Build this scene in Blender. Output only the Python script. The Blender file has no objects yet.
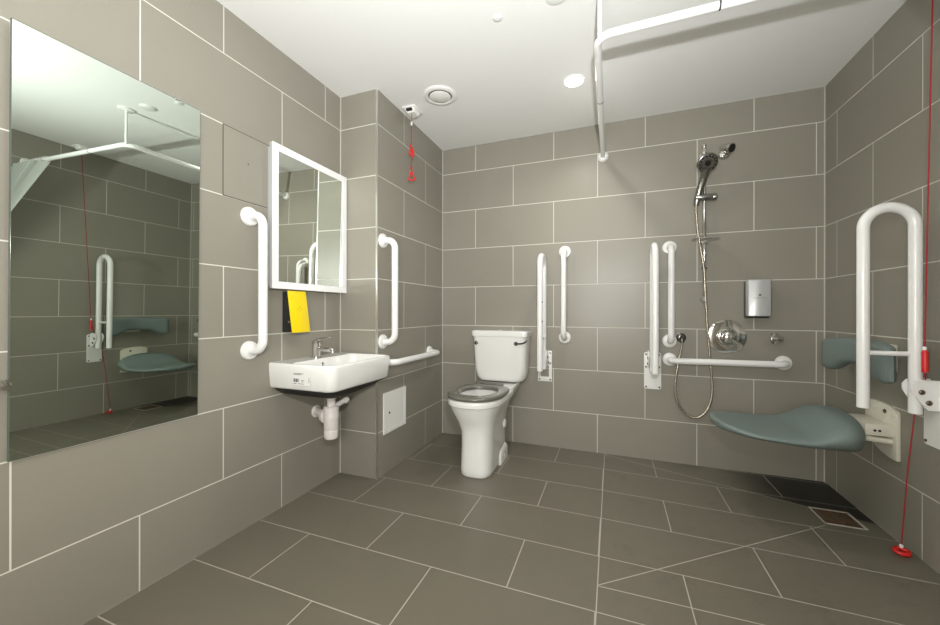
import bpy, bmesh, math, random
from mathutils import Vector, Matrix
random.seed(4)
C = bpy.context.scene.collection
PI = math.pi
# ------------------------------------------------------------------ room numbers (metres)
W, H = 2.6985, 2.2855            # width, ceiling height
BXX, BXY = .2642, -.9011         # pipe boxing: depth from the left wall, front face
YF = -3.45                       # wall behind the camera
TH, TW, Z1 = .303, .603, .2665   # tile course, tile length, first course line
FH = .10                         # shell thickness

# ------------------------------------------------------------------ materials
def new_mat(name):
    m = bpy.data.materials.new(name); m.use_nodes = True
    return m, m.node_tree, m.node_tree.nodes['Principled BSDF']

def plain(name, col, rough=.4, metal=0., coat=0., noise=0., scale=30., bump=0., emit=None, estr=0.):
    m, t, b = new_mat(name)
    b.inputs['Base Color'].default_value = (*col, 1)
    b.inputs['Roughness'].default_value = rough
    b.inputs['Metallic'].default_value = metal
    b.inputs['Coat Weight'].default_value = coat
    b.inputs['Coat Roughness'].default_value = .06
    if noise or bump:
        tc = t.nodes.new('ShaderNodeTexCoord'); n = t.nodes.new('ShaderNodeTexNoise')
        n.inputs['Scale'].default_value = scale; n.inputs['Detail'].default_value = 4
        t.links.new(tc.outputs['Object'], n.inputs['Vector'])
        if noise:
            mx = t.nodes.new('ShaderNodeMix'); mx.data_type = 'RGBA'
            mx.inputs[6].default_value = (*[c*(1-noise) for c in col], 1)
            mx.inputs[7].default_value = (*[min(1, c*(1+noise)) for c in col], 1)
            t.links.new(n.outputs['Fac'], mx.inputs[0]); t.links.new(mx.outputs[2], b.inputs['Base Color'])
        if bump:
            bp = t.nodes.new('ShaderNodeBump'); bp.inputs['Strength'].default_value = bump
            bp.inputs['Distance'].default_value = .002
            t.links.new(n.outputs['Fac'], bp.inputs['Height']); t.links.new(bp.outputs['Normal'], b.inputs['Normal'])
    if emit:
        b.inputs['Emission Color'].default_value = (*emit, 1); b.inputs['Emission Strength'].default_value = estr
    return m

class NB:                                            # tiny node-math helper
    def __init__(s, t): s.t = t
    def m(s, op, a, b=None, c=None):
        n = s.t.nodes.new('ShaderNodeMath'); n.operation = op
        for i, v in enumerate((a, b, c)):
            if v is None: continue
            if isinstance(v, (int, float)): n.inputs[i].default_value = v
            else: s.t.links.new(v, n.inputs[i])
        return n.outputs[0]

def tile_mat(name, axis, joint_even, joint_odd, col, grout, gw=.0042, rough=.38, single=False):
    """wall tiles: axis 0/1 = running along x / y; joints at joint_even + k*TW in even courses"""
    m, t, b = new_mat(name); q = NB(t)
    geo = t.nodes.new('ShaderNodeNewGeometry'); sp = t.nodes.new('ShaderNodeSeparateXYZ')
    t.links.new(geo.outputs['Position'], sp.inputs[0])
    u = sp.outputs[axis]; z = sp.outputs[2]
    v = q.m('DIVIDE', q.m('SUBTRACT', z, Z1 - TH), TH)            # = k + frac
    k = q.m('FLOOR', v); fv = q.m('SUBTRACT', v, k)
    par = q.m('FLOORED_MODULO', k, 2.)
    off = q.m('MULTIPLY_ADD', par, joint_odd - joint_even, joint_even)
    w = q.m('DIVIDE', q.m('SUBTRACT', u, off), TW)
    j = q.m('FLOOR', w); fu = q.m('SUBTRACT', w, j)
    dv = q.m('MULTIPLY', q.m('MINIMUM', fv, q.m('SUBTRACT', 1., fv)), TH)
    du = q.m('MULTIPLY', q.m('MINIMUM', fu, q.m('SUBTRACT', 1., fu)), TW)
    d = dv if single else q.m('MINIMUM', du, dv)
    mr = t.nodes.new('ShaderNodeMapRange'); mr.interpolation_type = 'SMOOTHSTEP'
    mr.inputs['From Min'].default_value = gw*.38; mr.inputs['From Max'].default_value = gw*.62
    t.links.new(d, mr.inputs['Value'])                            # 0 grout, 1 tile
    return finish_tile(m, t, b, q, geo, j, k, mr.outputs[0], col, grout, rough)

def finish_tile(m, t, b, q, geo, j, k, tile, col, grout, rough, blotch=.05, extra=None):
    cb = t.nodes.new('ShaderNodeCombineXYZ'); t.links.new(j, cb.inputs[0]); t.links.new(k, cb.inputs[1])
    wn = t.nodes.new('ShaderNodeTexWhiteNoise'); t.links.new(cb.outputs[0], wn.inputs['Vector'])
    n1 = t.nodes.new('ShaderNodeTexNoise'); n1.inputs['Scale'].default_value = 3.5; n1.inputs['Detail'].default_value = 5
    n2 = t.nodes.new('ShaderNodeTexNoise'); n2.inputs['Scale'].default_value = 160; n2.inputs['Detail'].default_value = 2
    for n in (n1, n2): t.links.new(geo.outputs['Position'], n.inputs['Vector'])
    s = q.m('MULTIPLY_ADD', wn.outputs['Value'], .05, .975)
    s = q.m('ADD', s, q.m('MULTIPLY', q.m('SUBTRACT', n1.outputs['Fac'], .5), blotch*2))
    s = q.m('ADD', s, q.m('MULTIPLY', q.m('SUBTRACT', n2.outputs['Fac'], .5), .05))
    if extra: s = extra(q, s, n1)
    vm = t.nodes.new('ShaderNodeVectorMath'); vm.operation = 'SCALE'; vm.inputs[0].default_value = col
    t.links.new(s, vm.inputs['Scale'])
    mx = t.nodes.new('ShaderNodeMix'); mx.data_type = 'RGBA'; mx.inputs[6].default_value = (*grout, 1)
    t.links.new(tile, mx.inputs[0]); t.links.new(vm.outputs[0], mx.inputs[7])
    t.links.new(mx.outputs[2], b.inputs['Base Color'])
    rg = q.m('MULTIPLY_ADD', tile, rough - .85, .85)
    rg = q.m('ADD', rg, q.m('MULTIPLY', q.m('SUBTRACT', n1.outputs['Fac'], .5), .12))
    t.links.new(rg, b.inputs['Roughness'])
    bp = t.nodes.new('ShaderNodeBump'); bp.inputs['Strength'].default_value = .25; bp.inputs['Distance'].default_value = .0012
    hh = q.m('ADD', tile, q.m('MULTIPLY', n2.outputs['Fac'], .06))
    t.links.new(hh, bp.inputs['Height']); t.links.new(bp.outputs['Normal'], b.inputs['Normal'])
    return m

WT, WG = (.264, .247, .206), (.66, .65, .58)
M = {}
M['left'] = tile_mat('tiles left wall', 1, BXY-.1301-TW/2, BXY-.1301, WT, WG)
M['back'] = tile_mat('tiles back wall', 0, .8508, .8508-TW/2, WT, WG)
M['right'] = tile_mat('tiles right wall', 1, -.125, -.125-TW/2, WT, WG)
M['front'] = tile_mat('tiles wall behind camera', 0, .55, .55-TW/2, WT, WG)
M['boxside'] = tile_mat('tiles boxing side', 1, BXY+.3023+TW/2, BXY+.3023, WT, WG)
M['boxfront'] = tile_mat('tiles boxing front', 0, .55, .55, WT, WG, single=True)

def floor_mat():
    m, t, b = new_mat('floor tiles'); q = NB(t)
    geo = t.nodes.new('ShaderNodeNewGeometry'); sp = t.nodes.new('ShaderNodeSeparateXYZ')
    t.links.new(geo.outputs['Position'], sp.inputs[0])
    x, y = sp.outputs[0], sp.outputs[1]
    wet = q.m('GREATER_THAN', x, 1.502)
    sk = q.m('MULTIPLY', q.m('MAXIMUM', q.m('SUBTRACT', x, 1.5), 0.), q.m('MAXIMUM', q.m('MULTIPLY_ADD', y, .75, 1.), 0.))
    ye = q.m('MULTIPLY_ADD', sk, .05, y)
    P = .2968
    v = q.m('DIVIDE', q.m('SUBTRACT', -.27 + P, ye), P)            # course number from the back wall
    k = q.m('FLOOR', v); fv = q.m('SUBTRACT', v, k)
    par = q.m('FLOORED_MODULO', k, 2.)
    w = q.m('DIVIDE', q.m('SUBTRACT', x, q.m('MULTIPLY', par, .3)), .5995)
    j = q.m('FLOOR', w); fu = q.m('SUBTRACT', w, j)
    dv = q.m('MULTIPLY', q.m('MINIMUM', fv, q.m('SUBTRACT', 1., fv)), P)
    du = q.m('MULTIPLY', q.m('MINIMUM', fu, q.m('SUBTRACT', 1., fu)), .6)
    d = q.m('MINIMUM', du, dv)
    d = q.m('MINIMUM', d, q.m('ABSOLUTE', q.m('SUBTRACT', x, 1.502)))
    def seg(ax, ay, bx, by):                                       # distance to a cut line of the shower fall
        lx, ly = bx-ax, by-ay; L = math.hypot(lx, ly); lx /= L; ly /= L
        px, py = q.m('SUBTRACT', x, ax), q.m('SUBTRACT', y, ay)
        al = q.m('ADD', q.m('MULTIPLY', px, lx), q.m('MULTIPLY', py, ly))
        al = q.m('MINIMUM', q.m('MAXIMUM', al, 0.), L)
        ex, ey = q.m('SUBTRACT', px, q.m('MULTIPLY', al, lx)), q.m('SUBTRACT', py, q.m('MULTIPLY', al, ly))
        return q.m('SQRT', q.m('ADD', q.m('MULTIPLY', ex, ex), q.m('MULTIPLY', ey, ey)))
    for s in ((1.502, -1.33, 2.47, -.555), (1.502, -.02, 2.475, -.385), (1.502, -1.333, 2.6, -1.31)):
        d = q.m('MINIMUM', d, seg(*s))
    mr = t.nodes.new('ShaderNodeMapRange'); mr.interpolation_type = 'SMOOTHSTEP'
    mr.inputs['From Min'].default_value = .0014; mr.inputs['From Max'].default_value = .0026
    t.links.new(d, mr.inputs['Value'])
    def extra(q, s, n1):                                           # water stains in the shower corner
        n = t.nodes.new('ShaderNodeTexNoise'); n.inputs['Scale'].default_value = 7; n.inputs['Detail'].default_value = 7
        n.inputs['Roughness'].default_value = .7
        t.links.new(geo.outputs['Position'], n.inputs['Vector'])
        r = t.nodes.new('ShaderNodeMapRange'); r.inputs['From Min'].default_value = .56; r.inputs['From Max'].default_value = .72
        t.links.new(n.outputs['Fac'], r.inputs['Value'])
        st = q.m('MULTIPLY', r.outputs[0], q.m('MULTIPLY_ADD', wet, .16, .05))
        s = q.m('SUBTRACT', s, st)
        # near-black patch of tile behind the drain
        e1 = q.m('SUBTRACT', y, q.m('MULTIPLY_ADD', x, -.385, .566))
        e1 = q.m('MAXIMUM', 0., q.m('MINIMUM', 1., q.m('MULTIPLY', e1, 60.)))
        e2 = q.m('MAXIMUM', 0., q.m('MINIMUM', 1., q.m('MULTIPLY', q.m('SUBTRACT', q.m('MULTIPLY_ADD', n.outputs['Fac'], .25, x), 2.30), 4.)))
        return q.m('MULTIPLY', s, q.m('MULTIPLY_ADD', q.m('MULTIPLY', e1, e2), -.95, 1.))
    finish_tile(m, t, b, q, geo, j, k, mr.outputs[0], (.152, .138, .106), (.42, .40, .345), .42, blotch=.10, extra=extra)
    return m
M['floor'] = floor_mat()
M['ceil'] = plain('white ceiling paint', (.80, .80, .79), .9, noise=.015, scale=60, bump=.05)
M['white'] = plain('white powder coated tube', (.83, .83, .83), .28, coat=.25, noise=.01, scale=90)
M['white_plate'] = plain('white plastic cover', (.80, .80, .78), .38, noise=.01, scale=90)
M['ceramic'] = plain('glazed white ceramic', (.81, .805, .79), .10, coat=.6, noise=.008, scale=20)
M['cream'] = plain('cream plastic bracket', (.70, .68, .58), .45, noise=.02, scale=60)
M['grey_seat'] = plain('grey toilet seat plastic', (.135, .128, .11), .14, coat=.4, noise=.03, scale=30)
M['pad'] = plain('grey green shower seat foam', (.165, .21, .20), .55, noise=.05, scale=140, bump=.25)
M['chrome'] = plain('chrome', (.70, .69, .67), .06, 1., noise=.01, scale=40)
M['grey_chrome'] = plain('greyed chrome', (.33, .33, .31), .25, 1., noise=.06, scale=60)
M['dark_chrome'] = plain('dark worn chrome', (.16, .15, .14), .22, 1., noise=.1, scale=40)
M['steel'] = plain('brushed steel', (.62, .62, .61), .28, 1., noise=.04, scale=90)
M['satin'] = plain('satin silver cover', (.56, .57, .58), .36, .35, noise=.03, scale=120)
M['black'] = plain('black plastic', (.012, .012, .012), .35, noise=.1, scale=60)
M['dark'] = plain('dark rubber', (.03, .028, .026), .6, noise=.1, scale=60)
M['bolt'] = plain('dark bronze bolt', (.16, .12, .09), .35, .8, noise=.1, scale=60)
M['yellow'] = plain('yellow plastic', (.90, .66, .005), .32, noise=.02, scale=60)
M['red'] = plain('red plastic', (.62, .015, .015), .35, noise=.05, scale=60)
M['redcord'] = plain('red cord', (.36, .016, .025), .7, noise=.1, scale=400, bump=.5)
M['trim'] = plain('satin aluminium tile trim', (.72, .72, .70), .30, .9, noise=.02, scale=60)
M['trap'] = plain('white trap plastic', (.74, .70, .68), .35, noise=.02, scale=60)
M['brass'] = plain('tarnished brown drain grate', (.17, .10, .05), .45, .5, noise=.75, scale=75, bump=.9)
M['drain_frame'] = plain('pale drain frame', (.52, .49, .44), .4, noise=.12, scale=80)
M['curtain'] = plain('white shower curtain', (.78, .80, .78), .75, noise=.02, scale=300, bump=.15)
M['mirror'] = plain('tinted mirror glass', (.66, .73, .66), .003, 1., noise=.004, scale=4)
M['mirror2'] = plain('clear mirror glass', (.80, .85, .79), .003, 1., noise=.004, scale=4)
M['edge'] = plain('green glass edge', (.10, .13, .11), .15, noise=.05, scale=60)
M['lamp'] = plain('lit lamp diffuser', (.9, .9, .88), .5, noise=.004, scale=20, emit=(1, .97, .92), estr=14.)
M['gap'] = plain('dark gap', (.05, .045, .04), .8, noise=.1, scale=60)
M['tile_panel'] = plain('grey tile panel', WT, .40, noise=.03, scale=25)
M['label'] = plain('white paper label', (.78, .78, .76), .5, noise=.01, scale=60)
M['ink'] = plain('dark print', (.06, .06, .065), .6, noise=.1, scale=100)
M['door'] = plain('white painted door', (.72, .72, .70), .45, noise=.01, scale=30)
M['hose'] = plain('metal shower hose', (.50, .45, .37), .25, 1., noise=.25, scale=500, bump=.6)
M['clear'] = plain('clear acrylic', (.62, .62, .58), .15, noise=.02, scale=60)
M['clear'].node_tree.nodes['Principled BSDF'].inputs['Transmission Weight'].default_value = .6

# ------------------------------------------------------------------ mesh helpers
def smooth(me, ang=40):
    for p in me.polygons: p.use_smooth = True
    me.set_sharp_from_angle(angle=math.radians(ang))

def build(name, bm, mat, parent=None, ang=40, mats=None):
    bmesh.ops.recalc_face_normals(bm, faces=bm.faces)
    me = bpy.data.meshes.new(name); bm.to_mesh(me); bm.free(); smooth(me, ang)
    for mm in (mats or [mat]): me.materials.append(mm)
    o = bpy.data.objects.new(name, me); C.objects.link(o)
    if parent: o.parent = parent
    return o

def tag(o, label, cat, group=None):
    o['label'] = label; o['category'] = cat
    if group: o['group'] = group
    return o

def thing(name, label, cat, loc=(0, 0, 0), rz=0., group=None):
    o = bpy.data.objects.new(name, None); C.objects.link(o); o.empty_display_size = .05
    o.location = loc; o.rotation_euler = (0, 0, rz)
    return tag(o, label, cat, group)

def nb(): return bmesh.new()

def box(bm, lo, hi, bev=0., seg=2):
    lo, hi = Vector(lo), Vector(hi)
    r = bmesh.ops.create_cube(bm, size=1., matrix=Matrix.Translation((lo+hi)/2) @ Matrix.Diagonal((*(hi-lo), 1)))
    if bev:
        es = set(e for v in r['verts'] for e in v.link_edges)
        bmesh.ops.bevel(bm, geom=list(es), offset=bev, segments=seg, affect='EDGES', profile=.5)
    return bm

def frame_of(d):
    d = Vector(d).normalized()
    a = Vector((0, 0, 1)) if abs(d.z) < .9 else Vector((1, 0, 0))
    x = a.cross(d).normalized(); return x, d.cross(x)

def loft(bm, rings, cap=True, closed=True):
    vs = [[bm.verts.new(p) for p in r] for r in rings]
    n = len(vs[0])
    for a, b in zip(vs, vs[1:]):
        for i in range(n if closed else n-1):
            bm.faces.new((a[i], a[(i+1) % n], b[(i+1) % n], b[i]))
    if cap and closed:
        bm.faces.new(vs[0][::-1]); bm.faces.new(vs[-1])
    return vs

def lathe(bm, prof, org=(0, 0, 0), axis=(0, 0, 1), seg=32, cap=True):
    """prof: (radius, distance along axis)"""
    org = Vector(org); d = Vector(axis).normalized(); x, y = frame_of(d)
    rings = [[org + d*h + (x*math.cos(2*PI*i/seg) + y*math.sin(2*PI*i/seg))*max(r, 1e-4) for i in range(seg)] for r, h in prof]
    loft(bm, rings, cap)
    return bm

def cyl(bm, a, b, r, seg=20, bev=0.):
    a, b = Vector(a), Vector(b); L = (b-a).length
    pr = [(r, 0), (r, L)] if not bev else [(r-bev, 0), (r-bev*.3, bev*.3), (r, bev), (r, L-bev), (r-bev*.3, L-bev*.3), (r-bev, L)]
    return lathe(bm, pr, a, b-a, seg)

def fillet(pts, R, n=8):
    pts = [Vector(p) for p in pts]; out = [pts[0]]
    for i in range(1, len(pts)-1):
        p, a, b = pts[i], pts[i-1], pts[i+1]
        u, v = (a-p).normalized(), (b-p).normalized()
        ang = u.angle(v)
        if ang > PI-.02: out.append(p); continue
        r = min(R, .49*min((a-p).length, (b-p).length)*math.tan(ang/2)*2)
        t = r/math.tan(ang/2)
        c = p + (u+v).normalized()*(r/math.sin(ang/2))
        s, e = p+u*t-c, p+v*t-c
        tot = s.angle(e)
        for k in range(n+1):
            f = k/n
            out.append(c + (s*math.sin((1-f)*tot)+e*math.sin(f*tot))/math.sin(tot))
    out.append(pts[-1]); return out

def tube(bm, pts, r, seg=16, cap=True, round_end=False):
    pts = [Vector(p) for p in pts]
    rr = r if callable(r) else (lambda f: r)
    x = None; rings = []
    for i, p in enumerate(pts):
        d = ((pts[min(i+1, len(pts)-1)]-p).normalized() + (p-pts[max(i-1, 0)]).normalized()).normalized()
        if x is None: x, y = frame_of(d)
        else:
            x = (x - d*x.dot(d)).normalized(); y = d.cross(x)
        R = rr(i/(len(pts)-1))
        k = 1.
        if 0 < i < len(pts)-1:
            c = (pts[i+1]-p).normalized().dot((p-pts[i-1]).normalized()); k = 1/max(.5, math.sqrt((1+c)/2))
        rings.append([p + (x*math.cos(2*PI*j/seg)+y*math.sin(2*PI*j/seg))*R*k for j in range(seg)])
    if round_end:
        for end, first in ((0, True), (-1, False)):
            p = pts[end]; q = pts[1] if first else pts[-2]; d = (p-q).normalized(); base = rings[end]
            ex = []
            for a in (30, 55, 75, 88):
                ex.append([p + d*rr(0)*math.sin(math.radians(a)) + (v-p)*math.cos(math.radians(a)) for v in base])
            rings = (ex[::-1] + rings) if first else (rings + ex)
    loft(bm, rings, cap); return bm

def spline(pts, n=10):
    pts = [Vector(p) for p in pts]; P = [pts[0]*2-pts[1]] + pts + [pts[-1]*2-pts[-2]]; out = []
    for i in range(1, len(P)-2):
        for k in range(n):
            t = k/n; a, b, c, d = P[i-1:i+3]
            out.append(.5*((2*b)+(c-a)*t+(2*a-5*b+4*c-d)*t*t+(3*b-a-3*c+d)*t**3))
    return out + [pts[-1]]

def rrect(cx, cy, hx, hy, r, z, n=5):
    out = []
    for sx, sy, a0 in ((1, 1, 0), (-1, 1, 90), (-1, -1, 180), (1, -1, 270)):
        for k in range(n+1):
            a = math.radians(a0 + 90*k/n)
            out.append(Vector((cx+sx*(hx-r)+r*math.cos(a), cy+sy*(hy-r)+r*math.sin(a), z)))
    return out

def prism(bm, outline, ext, bev=0., seg=2):
    """outline: list of 3D points; ext: extrusion vector"""
    ext = Vector(ext)
    vs = [bm.verts.new(p) for p in outline]; f = bm.faces.new(vs)
    r = bmesh.ops.extrude_face_region(bm, geom=[f])
    nv = [e for e in r['geom'] if isinstance(e, bmesh.types.BMVert)]
    bmesh.ops.translate(bm, verts=nv, vec=ext)
    if bev:
        S = set(vs) | set(nv)
        es = [e for e in bm.edges if e.verts[0] in S and e.verts[1] in S]
        bmesh.ops.bevel(bm, geom=es, offset=bev, segments=seg, affect='EDGES', profile=.5)
    return bm

def egg(cx, hw, yf, yb, z, nf=2.2, nbk=4., N=48):
    ym = yf + min(hw*1.15, (yb-yf)*.5); out = []
    for i in range(N):
        a = 2*PI*i/N; c, s = math.cos(a), math.sin(a)
        e = nf if s < 0 else nbk
        r = (abs(c)**e + abs(s)**e)**(-1/e)
        out.append(Vector((cx+hw*c*r, ym + s*r*((ym-yf) if s < 0 else (yb-ym)), z)))
    return out

# ------------------------------------------------------------------ the setting
def struct(name, lo, hi, mat, mats=None):
    o = build(name, box(nb(), lo, hi), mat, mats=mats); o['kind'] = 'structure'; return o
struct('floor', (-FH, YF-FH, -FH), (W+FH, FH, 0), M['floor'])
struct('ceiling', (-FH, YF-FH, H), (W+FH, FH, H+FH), M['ceil'])
struct('wall_left', (-FH, YF-FH, 0), (0, FH, H), M['left'])
struct('wall_right', (W, YF-FH, 0), (W+FH, FH, H), M['right'])
struct('wall_back', (0, 0, 0), (W, FH, H), M['back'])
struct('wall_front', (0, YF-FH, 0), (W, YF, H), M['front'])
bx = struct('wall_boxing', (0, BXY, 0), (BXX, 0, H), None, mats=[M['boxside'], M['boxfront']])
for p in bx.data.polygons:
    if abs(p.normal.y) > .5: p.material_index = 1
tr = build('trim_1', box(nb(), (BXX-.008, BXY-.0015, .0), (BXX+.0015, BXY+.006, H), .0006, 1), M['trim']); tr['kind'] = 'structure'
sl = nb()
for a, b in (((BXX, -.004, 0), (BXX+.004, 0, H)), ((W-.004, -.004, 0), (W, 0, H)), ((0, BXY-.004, 0), (.004, BXY, H))):
    box(sl, a, b)
sl = build('trim_2', sl, plain('pale corner sealant', (.55, .53, .48), .6, noise=.02)); sl['kind'] = 'structure'
# a white door behind the photographer
d = build('door_1', box(nb(), (.9, YF, 0), (1.85, YF+.03, 2.03), .004), M['door']); d['kind'] = 'structure'
build('door_handle', cyl(nb(), (1.76, YF+.03, 1.0), (1.76, YF+.08, 1.0), .012), M['steel'], d)

# ------------------------------------------------------------------ grab rails
R35 = .0192
def flange(bm, org, ax):
    return lathe(bm, [(.043, 0), (.043, .006), (.039, .012), (.025, .014), (.021, .016), (.018, .017)], org, ax, 36)
def grab(label, a, b, out, so=.086, fr=.05):
    """a, b: the two fixings on the wall, out: direction off the wall"""
    a, b, out = Vector(a), Vector(b), Vector(out)
    t = thing('grab_rail', label, 'grab rail', a)
    pts = fillet([Vector(), out*so, b-a+out*so, b-a], fr, 10)
    build('bar', tube(nb(), pts, R35, 20), M['white'], t)
    for p in (Vector(), b-a): build('flange', flange(nb(), p, out), M['white_plate'], t)
    return t
grab('white vertical grab rail on the left wall between the mirrors, left of the basin', (0, -1.514, .805), (0, -1.514, 1.416), (1, 0, 0))
grab('white vertical grab rail on the pipe boxing above the low horizontal rail', (BXX, -.845, .802), (BXX, -.845, 1.406), (1, 0, 0))
grab('low white horizontal grab rail on the boxing between basin and toilet', (BXX, -.845, .680), (BXX, -.236, .680), (1, 0, 0))
grab('white vertical grab rail on the back wall just right of the toilet side folding rail', (1.233, 0, .797), (1.233, 0, 1.411), (0, -1, 0))
grab('white vertical grab rail on the back wall just left of the chrome riser', (1.900, 0, .793), (1.900, 0, 1.402), (0, -1, 0))
grab('white horizontal grab rail on the back wall under the round shower valve', (1.901, 0, .672), (2.503, 0, .678), (0, -1, 0))

# ------------------------------------------------------------------ hinged support rails (folded up)
def hinged(label, loc, rz, zt, plate, holes=False):
    """local: wall plane y=0, rail stands off to -y"""
    t = thing('hinged_support_rail', label, 'hinged rail', loc, rz)
    y1, y2, r = -.061, -.214, .0765
    arc = [Vector((0, (y1+y2)/2 + r*math.cos(a), zt-r-R35 + r*math.sin(a))) for a in [PI*i/20 for i in range(21)]]
    rail = tube(nb(), [Vector((0, y1, .595))] + arc + [Vector((0, y2, .608))], R35, 20)
    rl = build('rail', rail, M['white'], t)
    build('crossbar', tube(nb(), [(0, y1, .822), (0, y2, .822)], .0095, 14), M['white'], t)
    build('end_cap', cyl(nb(), (0, y2, .603), (0, y2, .611), R35+.0008, 20, .002), M['white_plate'], t)
    x0, x1, z0, z1, cut = plate
    pm = nb()
    if cut:
        box(pm, (x0, -.008, z0+.11), (x1, -.0005, z1), .003); box(pm, (x0, -.008, z0), (x1, -.0005, z0+.035), .003)
        box(pm, (x0, -.008, z0+.03), (x0+.022, -.0005, z0+.115), .003); box(pm, (x1-.022, -.008, z0+.03), (x1, -.0005, z0+.115), .003)
    else:
        prism(pm, [Vector((p.x, -.008, p.y)) for p in rrect((x0+x1)/2, (z0+z1)/2, (x1-x0)/2, (z1-z0)/2, .014, 0)], (0, .0075, 0), .0015, 1)
    pl = build('wall_plate', pm, M['white_plate'], t)
    for sx in (x0+.012, x1-.012):
        for sz in (z0+.015, z0+(z1-z0)*.6, z1-.015):
            build('bolt', lathe(nb(), [(.006, 0), (.006, .002), (.003, .0045)], (sx, -.008, sz), (0, -1, 0), 12), M['bolt'], pl)
    for s in (-1, 1):
        xo = s*.0245; ol = [(-.004, .612), (-.04, .612), (-.072, .655), (-.086, .682), (-.087, .705), (-.074, .722), (-.055, .727), (-.004, .727)]
        ck = nb(); prism(ck, [Vector((xo-.003, a, b)) for a, b in ol], (.006, 0, 0), .0018, 1)
        c = build('hinge_cheek', ck, M['white'], t)
        for a, b in ((-.058, .681), (-.038, .642)):
            build('pivot_bolt', lathe(nb(), [(.0095, 0), (.0095, .002), (.006, .005), (.003, .0055)], (xo+s*.003, a, b), (s, 0, 0), 16), M['bolt'], c)
    if holes:
        for zz in (1.071, .940):
            build('screw_hole', lathe(nb(), [(.005, 0), (.005, .0012), (.003, .0014)], (R35*.88, y2-R35*.42, zz), (.9, -.43, 0), 12), M['dark'], rl)
    return t
hinged('white folding support rail hinged up beside the toilet, screw holes in its side', (1.092, 0, -.024), 0, 1.414, (-.052, .05, .498, .722, True), True)
hinged('white folding support rail hinged up on the back wall beside the shower hose', (1.797, 0, 0), 0, 1.420, (-.048, .055, .470, .715, False))
hinged('large white folding support rail hinged up on the right wall in front of the seat', (W, -.800, 0), -PI/2, 1.412, (-.052, .052, .470, .715, False))

# ------------------------------------------------------------------ large frameless mirror, slightly tilted on its clips
t = thing('wall_mirror', 'tall frameless mirror on the left wall reflecting the shower seat', 'mirror', (.013, -1.994, 1.176))
n = Vector((1, .011, -.012)).normalized(); yy = Vector((0, 0, 1)).cross(n).normalized(); zz = n.cross(yy)
t.rotation_euler = Matrix((n, yy, zz)).transposed().to_euler()
build('backing', box(nb(), (-.003, -.2515, -.605), (.0024, .2515, .605), .0006, 1), M['edge'], t)
build('glass', box(nb(), (.0024, -.2495, -.603), (.003, .2495, .603)), M['mirror'], t)
for a, b in ((.165, .606),):
    build('clip', box(nb(), (-.004, a-.008, b-.004), (.006, a+.008, b+.004), .0015, 1), M['chrome'], t)

def ring(bm, x0, x1, y0, y1, z0, z1, w):
    o = [Vector((0, y0, z0)), Vector((0, y1, z0)), Vector((0, y1, z1)), Vector((0, y0, z1))]
    i = [Vector((0, y0+w, z0+w)), Vector((0, y1-w, z0+w)), Vector((0, y1-w, z1-w)), Vector((0, y0+w, z1-w))]
    for k in range(4):
        a, b, c, d = o[k], o[(k+1) % 4], i[(k+1) % 4], i[k]
        vs = [bm.verts.new(p+Vector((x, 0, 0))) for x in (x0, x1) for p in (a, b, c, d)]
        for f in ((0, 1, 2, 3), (7, 6, 5, 4), (0, 1, 5, 4), (1, 2, 6, 5), (2, 3, 7, 6), (3, 0, 4, 7)):
            bm.faces.new([vs[q] for q in f])
# framed mirror
y0, y1, z0, z1 = -1.4315, -.906, 1.093, 1.789
t = thing('framed_mirror', 'mirror with a bright white frame above the basin and yellow box', 'mirror', (0, (y0+y1)/2, z0))
t.location = (0, 0, 0)
build('body', box(nb(), (.0005, y0+.016, z0+.014), (.030, y1-.012, z1-.012), .001, 1), M['satin'], t)
sd = nb(); ring(sd, .030, .0465, y0+.0005, y1-.0005, z0+.0005, z1-.0005, .030); build('side_band', sd, M['satin'], t, 20)
fm = nb(); fw = .034
ring(fm, .0465, .050, y0, y1, z0, z1, fw)
build('frame', fm, plain('bright white frame', (.90, .90, .90), .3, coat=.3, noise=.005), t, 20)
gm = box(nb(), (-.002, -(y1-y0)/2+.006, -(z1-z0)/2+.006), (.002, (y1-y0)/2-.006, (z1-z0)/2-.006))
gl = build('glass', gm, M['mirror2'], t); gl.location = (.0405, (y0+y1)/2, (z0+z1)/2); gl.rotation_euler = (0, .014, .003)

# flush tile access panel
t = thing('tiled_access_cover', 'square cut tile access cover with dark hairline edges left of the framed mirror', 'panel')
build('shadow_gap', box(nb(), (.0002, -1.6385, 1.4775), (.0012, -1.4055, 1.7835)), M['gap'], t)
build('cover', box(nb(), (.0005, -1.6355, 1.4805), (.0022, -1.4085, 1.7805), .0005, 1), M['tile_panel'], t)
build('screw_hole', lathe(nb(), [(.0035, 0), (.003, .0006)], (.0021, -1.52, 1.652), (1, 0, 0), 10), M['gap'], t)

# coat hook by the left edge
t = thing('wall_mounted_hook', 'small round chrome knob on the wall left of the tall mirror', 'hook', (0, -2.262, .785))
build('base', lathe(nb(), [(.014, 0), (.014, .003), (.011, .005)], (0, 0, 0), (1, 0, 0)), M['chrome'], t)
build('knob', lathe(nb(), [(.006, .004), (.006, .022), (.013, .028), (.0155, .036), (.013, .044), (.004, .047)], (0, 0, 0), (1, 0, 0)), M['chrome'], t)

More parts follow.
